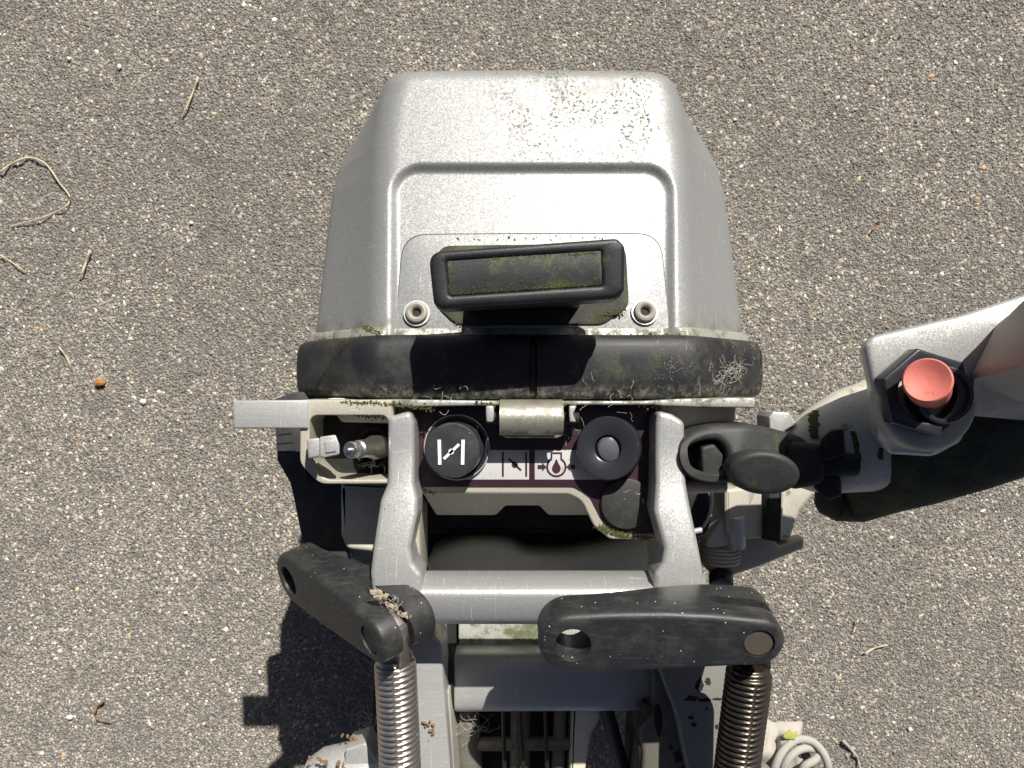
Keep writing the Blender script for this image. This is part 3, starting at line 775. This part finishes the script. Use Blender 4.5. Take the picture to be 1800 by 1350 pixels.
def clamp(pinp, Ldir, n, start, end, r, mat, pitch, label):
    Mx = place(pinp, Ldir, n)
    m1 = H0.copy(); m1.transform(Mx)
    if Mx.determinant() < 0: m1.flip_normals()
    h = obj('clamp_handle', m1, M['handle'], motor, label, sharp=32)
    m2 = pin0.copy(); m2.transform(Mx); obj('handle_pin', m2, M['pin'], h)
    # threaded screw (helical ridge) with a flattened tongue held in the handle's slot
    s, e = Vector(start), Vector(end); x, y, z = frame(e-s); Ln = (e-s).length
    n_, st = 44, pitch/7
    rows = []
    for i in range(int(Ln/st)):
        t = i*st; row = []
        for k in range(n_):
            a = 2*math.pi*k/n_
            ph = (t/pitch-k/n_) % 1
            f = abs(ph-.5)*2
            rr = r*(1-.13*smooth((f-.35)/.5))*(min(1, .80+t*25))
            row.append(s+z*t+(x*math.cos(a)+y*math.sin(a))*rr)
        rows.append(row)
    sc = obj('clamp_screw', grid(rows, True, True), mat, motor, sharp=60)
    mid = Mx @ Vector((0, 0, -.020)); 
    nn = Vector((Mx[0][2], Mx[1][2], Mx[2][2]))
    ht = .0040
    tv = (s-mid); tl = tv.length
    side = nn.cross(tv).normalized()
    pts = []
    for k in range(24):
        a = 2*math.pi*k/24; pts.append(mid+(tv.normalized()*math.cos(a)+side*math.sin(a))*.0125)
    vs = []
    for sg in (-1, 1):
        vs += [p_+nn*ht*sg for p_ in pts]
        vs += [s+z*.004+side*r*.85*q_+nn*ht*sg for q_ in (-1, 1)]
    obj('screw_tongue', hull(vs, .0008, 2), mat, sc)
# right clamp: handle swung across to the left
clamp(at(1335, 1132, .525), (-1, -.012, -.01), (0, -.27, .96), at(1319, 1165, .485), at(1290, 1392, .470), mm(40, .485), M['threadshade'], .0042, 'black clamp handle lying flat across the tube')
# left clamp: handle turned on edge
clamp(at(648, 1126, .515), (-.0807, .0157, -.090), (-.72, -.27, .64), at(694, 1148, .474), at(706, 1400, .466), mm(37, .474), M['thread'], .0041, 'black clamp handle turned on its edge, muddy slot')

# ------------------------------------------------------------------ clamp bracket, tilt tube and what lies below
obj('tilt_tube', ell_loft([(800, 1190, .368, 0, .0235, .019), (802, 1190, .368, 0, .025, .0205), (806, 1190, .368, 0, .0255, .021), (1140, 1188, .368, 0, .0255, .021), (1146, 1188, .368, 0, .024, .0195)], 56, 3.4), M['brushed'], motor)
obj('tube_collar', cyl(at(776, 1190, .366), at(802, 1190, .366), .027, .002, 40), M['dark'], motor)
obj('stern_plate', plate(rnd([(806, 1085), (1180, 1085), (1180, 1140), (806, 1140)], 3), .362, .015, .001), M['mossbar'], motor)
obj('stern_gap_shade', plate(rnd([(690, 1085), (806, 1085), (806, 1150), (690, 1150)], 3), .355, .02, .002), M['dark'], motor)  # near-black sheet painting the shade in the gap
# left bracket
obj('clamp_bracket', plate(rnd([(722, 1122), (764, 1118), (776, 1132), (780, 1200), (790, 1330), (800, 1480), (640, 1480), (655, 1340), (690, 1250)], [8, 10, 8, 4, 4, 4, 4, 20, 20], 5), .425, .05, .0025), M['brushed'], motor)
obj('bracket_flange', plate(rnd([(776, 1215), (790, 1215), (806, 1480), (786, 1480)], 3), .405, .10, .002), M['cast'], motor)
lb = ell_loft([(530, 1378, .41, 0, .004, .004), (540, 1372, .41, 0, .016, .018), (565, 1368, .41, 0, .022, .024), (605, 1364, .412, 0, .024, .026), (650, 1362, .412, 0, .024, .026), (700, 1362, .412, 0, .024, .026)], pw=2.2)
obj('clamp_boss', lb, M['brushed'], motor)
obj('boss_ear', plate(rnd([(606, 1318), (642, 1306), (664, 1345), (668, 1420), (606, 1420)], [4, 4, 6, 4, 4]), .43, .03, .0015), M['brushed'], motor)
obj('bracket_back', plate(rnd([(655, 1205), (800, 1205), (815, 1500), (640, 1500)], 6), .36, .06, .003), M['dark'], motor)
# swivel bracket in the middle
sb = [plate(rnd([(798, 1236), (1016, 1236), (1000, 1500), (806, 1500)], 5), .330, .05, .003)]
obj('swivel_bracket', sb[0], M['dark'], motor)  # near-black colour stands in for shade behind the ribs
for xa, xb, rr in ((818, 834, 30), (915, 912, 22), (985, 975, 14)):
    obj('swivel_rib', cyl(at(xa, 1240, .352), at(xb, 1490, .345), mm(rr, .35)*.8, .001, 24), M['shadecast'], motor)
obj('swivel_bar', cyl(at(800, 1308, .352), at(1010, 1306, .352), .006, .001, 20), M['shadecast'], motor)
for xa, xb in ((884, 890), (912, 930), (958, 966)):
    obj('swivel_spring', cyl(at(xa, 1240, .372), at(xb, 1490, .365), .0018, .0004, 12), M['threadshade'], motor)
obj('swivel_cheek', plate(rnd([(1006, 1232), (1062, 1238), (1058, 1262), (1040, 1290), (1022, 1400), (1014, 1490), (996, 1490)], [3, 3, 6, 10, 10, 3, 3], 5), .362, .03, .003), M['cream'], motor)
obj('control_cable', tube([at(1060, 1225, .37), at(1072, 1270, .362), at(1083, 1310, .352), at(1100, 1370, .34), at(1130, 1480, .31)], .0062, 14), M['cable'], motor)
# right bracket
obj('clamp_bracket', plate(rnd([(1148, 1150), (1290, 1150), (1330, 1200), (1330, 1490), (1245, 1490), (1215, 1380), (1190, 1260)], [6, 10, 20, 4, 4, 4, 4], 5), .418, .05, .0025), M['shadegrey'], motor)
obj('bracket_flange', plate(spl([(1150, 1160), (1190, 1160), (1204, 1210), (1222, 1290), (1244, 1400), (1250, 1490), (1130, 1490), (1126, 1400), (1130, 1330), (1124, 1290), (1134, 1255), (1146, 1230)], 6), .400, .09, .004), M['shadecast'], motor)
obj('flange_ridge', tube([at(1170, 1175, .404), at(1190, 1235, .404), at(1206, 1300, .404), at(1226, 1400, .404), at(1240, 1490, .404)], .0028, 12), M['shadegrey'], motor)
obj('flange_recess', plate(spl([(1154, 1240), (1162, 1246), (1164, 1275), (1160, 1296), (1153, 1285), (1150, 1258)], 6), .4015, .002, .0005), M['dark'], motor)
obj('flange_edge', tube([at(1140, 1235, .396), at(1128, 1280, .392), at(1134, 1330, .39), at(1130, 1400, .388), at(1132, 1490, .385)], .006, 12), M['seat'], motor)
obj('clamp_boss', cyl(at(1320, 1345, .39), at(1322, 1480, .39), .0165, .005, 36), M['shadegrey'], motor)
# paint chips on the right bracket
def blob(px_, py_, rx, ry, h, seed, n=18):
    rr = random.Random(seed)
    return spl([(px_+rx*math.cos(2*math.pi*k/n)*rr.uniform(.55, 1.1), py_+ry*math.sin(2*math.pi*k/n)*rr.uniform(.55, 1.1)) for k in range(n)], 2)
ch = [plate([blob(a_, b_, c_, d_, .418, i)], .4184, .0006, .0001, 1) for i, (a_, b_, c_, d_) in enumerate(((1230, 1205, 8, 14), (1245, 1198, 6, 9), (1216, 1228, 13, 6), (1240, 1231, 14, 4), (1262, 1229, 10, 3), (1214, 1262, 6, 4), (1220, 1274, 6, 4), (1243, 1246, 3, 3), (1260, 1278, 4, 5)))]
pc = obj('paint_chip', join(*ch), M['dark'], motor); pc['kind'] = 'stuff'
ch = [plate([blob(a_, b_, c_, d_, .4, i+50)], .4004, .0006, .0001, 1) for i, (a_, b_, c_, d_) in enumerate(((1192, 1330, 8, 12), (1205, 1352, 10, 8), (1180, 1315, 4, 5)))]
pc = obj('paint_chip', join(*ch), M['dark'], motor); pc['kind'] = 'stuff'

# ------------------------------------------------------------------ dirt with body: moss crumbs, mud, cobweb
def crumbs(spots, seed, rmin, rmax):
    rr = random.Random(seed); bm = bmesh.new()
    for (x0, y0, x1, y1, h, n) in spots:
        for _ in range(n):
            u = rr.random(); p = at(lerp(x0, x1, u)+rr.gauss(0, 4), lerp(y0, y1, u)+rr.gauss(0, 2.2), h)
            r_ = rr.uniform(rmin, rmax)*rr.uniform(.5, 1)
            m = Matrix.Translation(p) @ Matrix.Rotation(rr.uniform(0, 6), 4, 'Z') @ Matrix.Rotation(rr.uniform(0, 3), 4, 'X') @ Matrix.Diagonal((r_*rr.uniform(.7, 1.8), r_, r_*.6, 1))
            bmesh.ops.create_icosphere(bm, subdivisions=1, radius=1, matrix=m)
    return bm
o = obj('moss_crumbs', crumbs([(600, 707, 700, 711, .471, 162), (690, 710, 760, 720, .470, 108), (1120, 712, 1330, 714, .468, 108), (640, 575, 668, 588, .459, 108), (560, 596, 690, 594, .456, 108), (1060, 590, 1200, 588, .455, 72), (1050, 925, 1100, 942, .449, 216), (1100, 942, 1140, 946, .449, 90), (630, 730, 700, 738, .452, 72), (840, 708, 870, 712, .471, 54), (780, 423, 1060, 417, .447, 40), (735, 858, 760, 866, .449, 45), (800, 566, 870, 571, .449, 90), (1040, 560, 1095, 545, .449, 108)], 3, .0003, .0011), M['mossclump'], motor, smoothed=False); o['kind'] = 'stuff'
o = obj('moss_crumbs', crumbs([(795, 515, 1052, 498, .5298, 330), (860, 455, 1050, 444, .5298, 150), (790, 470, 793, 512, .5298, 90), (1000, 447, 1050, 444, .5298, 90), (820, 505, 1000, 490, .5298, 160)], 13, .00015, .0006), M['mossclump'], motor, smoothed=False); o['kind'] = 'stuff'
o = obj('mud_crumbs', crumbs([(655, 1041, 676, 1047, .516, 40), (676, 1058, 716, 1085, .512, 26)], 5, .0009, .0022), M['mud'], motor, smoothed=False); o['kind'] = 'stuff'
o = obj('leaf_crumbs', crumbs([(548, 1330, 578, 1345, .437, 14), (596, 1342, 610, 1350, .437, 6), (752, 1272, 762, 1300, .427, 14), (600, 1290, 640, 1305, .42, 16), (625, 1255, 640, 1268, .40, 10)], 6, .0008, .0022), M['husk'], motor, smoothed=False); o['kind'] = 'stuff'
def strands(spots, seed):
    rr = random.Random(seed); ms = []
    for (x, y, h, ln, n, spread) in spots:
        for _ in range(n):
            p = Vector((x+rr.gauss(0, spread), y+rr.gauss(0, spread*.6))); a = rr.uniform(0, 6.28); pts = []
            for k in range(7):
                pts.append(at(p.x, p.y, h+rr.uniform(0, .0012))); a += rr.gauss(0, .5); p += Vector((math.cos(a), math.sin(a)))*ln/6
            ms.append(tube(pts, rr.uniform(.00006, .00013), 4))
    return join(*ms)
o = obj('cobweb', strands([(1292, 648, .452, 16, 46, 9), (1270, 668, .455, 14, 24, 10), (1180, 645, .467, 13, 22, 14), (1160, 660, .467, 10, 20, 14), (820, 1270, .375, 40, 16, 18), (1130, 870, .452, 16, 10, 12), (1000, 745, .452, 24, 8, 14), (650, 815, .45, 16, 12, 8), (652, 1265, .42, 30, 16, 8), (690, 1062, .516, 12, 16, 8), (745, 700, .472, 22, 10, 30), (1090, 700, .471, 18, 12, 40), (900, 412, .447, 20, 8, 40), (1010, 412, .447, 22, 8, 30)], 8), M['web'], motor); o['kind'] = 'stuff'

# ------------------------------------------------------------------ things lying on the asphalt
def ground_pt(px_, py_, z=.003): return at(px_, py_, z)
def straw(pts, r, label, mat='straw', z=.005, group=None):
    P = spl([(p[0], p[1]) for p in pts], 6, False)
    Q = [at(x, y, z+.002*math.sin(i*.9)) for i, (x, y) in enumerate(P)]
    o = obj('straw', tube(Q, [r*(1-.5*i/len(Q)) for i in range(len(Q))], 6), M[mat])
    return tag(o, label, 'straw', 'dry stalks lying on the asphalt')
straw([(348, 136), (338, 165), (320, 206)], .0016, 'straight dry straw at the upper left beyond the cowl')
straw([(0, 303), (20, 288), (50, 277), (80, 288), (105, 322), (122, 345), (116, 362), (80, 380), (18, 398)], .0014, 'long dry stalk bent into a hook at the left edge')
straw([(158, 440), (150, 465), (140, 490)], .0017, 'short thick straw below the hooked stalk')
straw([(181, 1233), (169, 1245), (167, 1258), (174, 1267), (192, 1269)], .0019, 'curled brown stem near the lower left corner', 'husk')
straw([(1520, 1149), (1538, 1139), (1560, 1134)], .0013, 'pale curved straw on the bare asphalt at lower right')
straw([(1508, 1090), (1503, 1104), (1499, 1117)], .0011, 'thin upright straw just above the pale curved one')
straw([(104, 610), (118, 630), (126, 650)], .0012, 'thin slanting stalk left of the rust coloured leaf crumb')
straw([(1482, 1302), (1500, 1322), (1508, 1335), (1514, 1362)], .0022, 'thick white broken twig right of the cord coil', 'rope')
straw([(0, 448), (22, 462), (46, 478)], .0010, 'fine straw touching the left edge of the photo')
straw([(1548, 385), (1540, 398), (1530, 408)], .0012, 'small reddish stalk right of the cowl', 'leaf')
def stone_mesh(r, seed):
    bm = bmesh.new(); bmesh.ops.create_icosphere(bm, subdivisions=2, radius=1)
    rr = random.Random(seed); o_ = Vector((rr.uniform(0, 9), rr.uniform(0, 9), rr.uniform(0, 9)))
    sx, sy = rr.uniform(.75, 1.3), rr.uniform(.7, 1.0)
    for v in bm.verts:
        k = 1+.35*noise.noise(v.co*1.3+o_)
        v.co = Vector((v.co.x*sx*k*r, v.co.y*sy*k*r, v.co.z*.6*k*r))
    return bm
M['pebble'] = simple('white_pebble', (.66, .64, .58), .7, 0, .4, 500, .1)
for i, (x, y, r_, lab) in enumerate(((251, 706, .0062, 'white pebble beside the rust coloured leaf crumb'), (121, 103, .0045, 'small white pebble near the upper left corner'), (210, 117, .0050, 'cream pebble below the corner pebble at upper left'),
                                 (336, 392, .0040, 'little white pebble left of the cowl side'), (327, 1077, .0050, 'cream pebble left of the motor shadow'), (122, 1261, .0052, 'white pebble beside the curled brown stem'), (1292, 210, .004, 'white pebble right of the cowl top corner'), (1600, 1282, .0050, 'yellowish pebble right of the broken twig'))):
    b = stone_mesh(r_*.72, i)
    for v in b.verts: v.co += ground_pt(x, y, .0025)
    tag(obj('pebble', b, M['pebble']), lab, 'pebble', 'pale pebbles lying on the asphalt')
b = stone_mesh(.0065, 77)
for v in b.verts: v.co = v.co+Vector((random.gauss(0, .001),)*3)+ground_pt(176, 673, .005)
tag(obj('leaf_crumb', b, M['leaf'], smoothed=False), 'crumpled rust coloured leaf bit left of the motor', 'leaf bit')
# cloth, scrap and cord at the bottom right
rows = []
for j in range(22):
    row = []
    for i in range(26):
        px_, py_ = lerp(1325, 1412, i/25), lerp(1268, 1440, j/21)
        px_ += 10*noise.noise(Vector((i*.25, j*.2, 3))); py_ += 12*noise.noise(Vector((i*.22, j*.25, 8)))
        e = smooth(min(i, 25-i, j, 21-j)/4)
        row.append(at(px_, py_, .004+e*(.012+.014*noise.noise(Vector((i*.22, j*.22, 1))))))
    rows.append(row)
tag(obj('cloth_scrap', grid(rows), M['cloth'], sharp=180), 'crumpled off white cloth on the asphalt under the right clamp', 'cloth')
tag(obj('plastic_scrap', plate([blob(1391, 1293, 14, 10, .025, 4)], .028, .002, .0005, 2), M['scrap']), 'small yellow green scrap above the white cord', 'scrap')
cd = spl([(1352, 1400), (1362, 1350), (1378, 1318), (1402, 1300), (1428, 1304), (1448, 1325), (1456, 1352), (1450, 1385), (1425, 1400), (1408, 1380), (1412, 1350), (1432, 1336), (1440, 1322), (1420, 1315), (1398, 1322), (1380, 1345), (1372, 1385), (1390, 1430)], 6, False)
tag(obj('cord', tube([at(x, y, .026+.006*math.sin(i*.23)) for i, (x, y) in enumerate(cd)], .0052, 12), M['rope']), 'thick white cord coiled on the cloth at lower right', 'cord')

# ------------------------------------------------------------------ aggregate of the asphalt: loose-looking chips, one object
def chips():
    X0, X1, Y0, Y1 = -.80, .80, -.61, .61
    sp = .0028
    nx, ny = int((X1-X0)/sp), int((Y1-Y0)/sp)
    gx, gy = np.meshgrid(np.arange(nx), np.arange(ny))
    x = X0+(gx+.5*(gy % 2))*sp; y = Y0+gy*sp
    n = x.size
    x = x.ravel()+rng.normal(0, sp*.33, n); y = y.ravel()+rng.normal(0, sp*.33, n)
    r = sp*np.clip(rng.lognormal(-.52, .42, n), .25, 1.7)
    K = 4
    a0 = rng.uniform(0, 2*np.pi, n)
    ang = a0[:, None]+np.arange(K)[None]*2*np.pi/K+rng.normal(0, .25, (n, K))
    asp = rng.uniform(.45, 1.0, n); th = rng.uniform(0, np.pi, n)
    hz = sp*rng.uniform(.08, .50, n)
    tx, ty = rng.normal(0, .27, n), rng.normal(0, .27, n)
    def ringpts(k, z):
        rad = r[:, None]*k*rng.uniform(.75, 1.2, (n, K))
        u, v = rad*np.cos(ang), rad*np.sin(ang)*asp[:, None]
        c, s = np.cos(th)[:, None], np.sin(th)[:, None]
        px, py = u*c-v*s, u*s+v*c
        return np.stack([x[:, None]+px, y[:, None]+py, z+px*tx[:, None]+py*ty[:, None]], -1)
    lo = ringpts(1.05, -.0004); top = ringpts(.66, hz[:, None])
    V = np.concatenate([lo, top], 1)
    R2 = 2
    F4 = np.array([(k, (k+1) % K, K+(k+1) % K, K+k) for k in range(K)]); Ft = np.arange(K, 2*K)
    base = (np.arange(n)*R2*K)[:, None]
    quads = (base[:, :, None]+F4[None]).reshape(-1, 4); caps = base+Ft[None]
    me = bpy.data.meshes.new('aggregate')
    nv = n*R2*K; me.vertices.add(nv); me.vertices.foreach_set('co', V.reshape(-1).astype('f'))
    nl = quads.size+caps.size; me.loops.add(nl)
    me.loops.foreach_set('vertex_index', np.concatenate([quads.ravel(), caps.ravel()]).astype('i'))
    npoly = len(quads)+len(caps); me.polygons.add(npoly)
    st = np.concatenate([np.arange(len(quads))*4, quads.size+np.arange(len(caps))*K]).astype('i')
    me.polygons.foreach_set('loop_start', st)
    me.update(calc_edges=True)
    # one stone colour per chip
    pal = np.array([(.150, .134, .115), (.200, .181, .155), (.098, .088, .077), (.265, .240, .200), (.055, .053, .052), (.35, .32, .265), (.150, .155, .162), (.55, .52, .45), (.33, .19, .09), (.68, .66, .61), (.40, .33, .17)])
    w = np.array([26, 23, 20, 13, 12, 4.5, 3.2, .7, .4, .25, .5]); w /= w.sum()
    c = pal[rng.choice(len(pal), n, p=w)]*rng.uniform(.8, 1.2, (n, 1))*1.90*np.array([1.01, 1.0, .975])
    at_ = me.attributes.new('stone', 'FLOAT_COLOR', 'POINT')
    cc = np.ones((nv, 4), 'f'); cc[:, :3] = np.repeat(c, R2*K, 0)
    at_.data.foreach_set('color', cc.ravel())
    t = NT('asphalt_aggregate')
    an = t.n('ShaderNodeAttribute', attribute_name='stone').outputs['Color']
    col = t.mix(t.math('MULTIPLY', t.rng(t.noise(1100, 3, .7), .45, .75), .5), an, (.36, .335, .30))
    col = t.mix(t.math('MULTIPLY', t.rng(t.noise(2.6, 7, .7), .40, .60), .40), col, (.19, .176, .158))
    col = t.mix(t.math('MULTIPLY', t.rng(t.noise(21, 5, .7), .50, .66), .30), col, (.15, .14, .126))
    t.set(base=col, rough=.75, spec=.4)
    me.materials.append(t.m)
    o = bpy.data.objects.new('aggregate', me); COL.objects.link(o); o['kind'] = 'stuff'
    tag(o, 'worn brown grey stone chips covering the asphalt around the motor', 'gravel')
chips()
for m in (H0, pin0): bpy.data.meshes.remove(m)
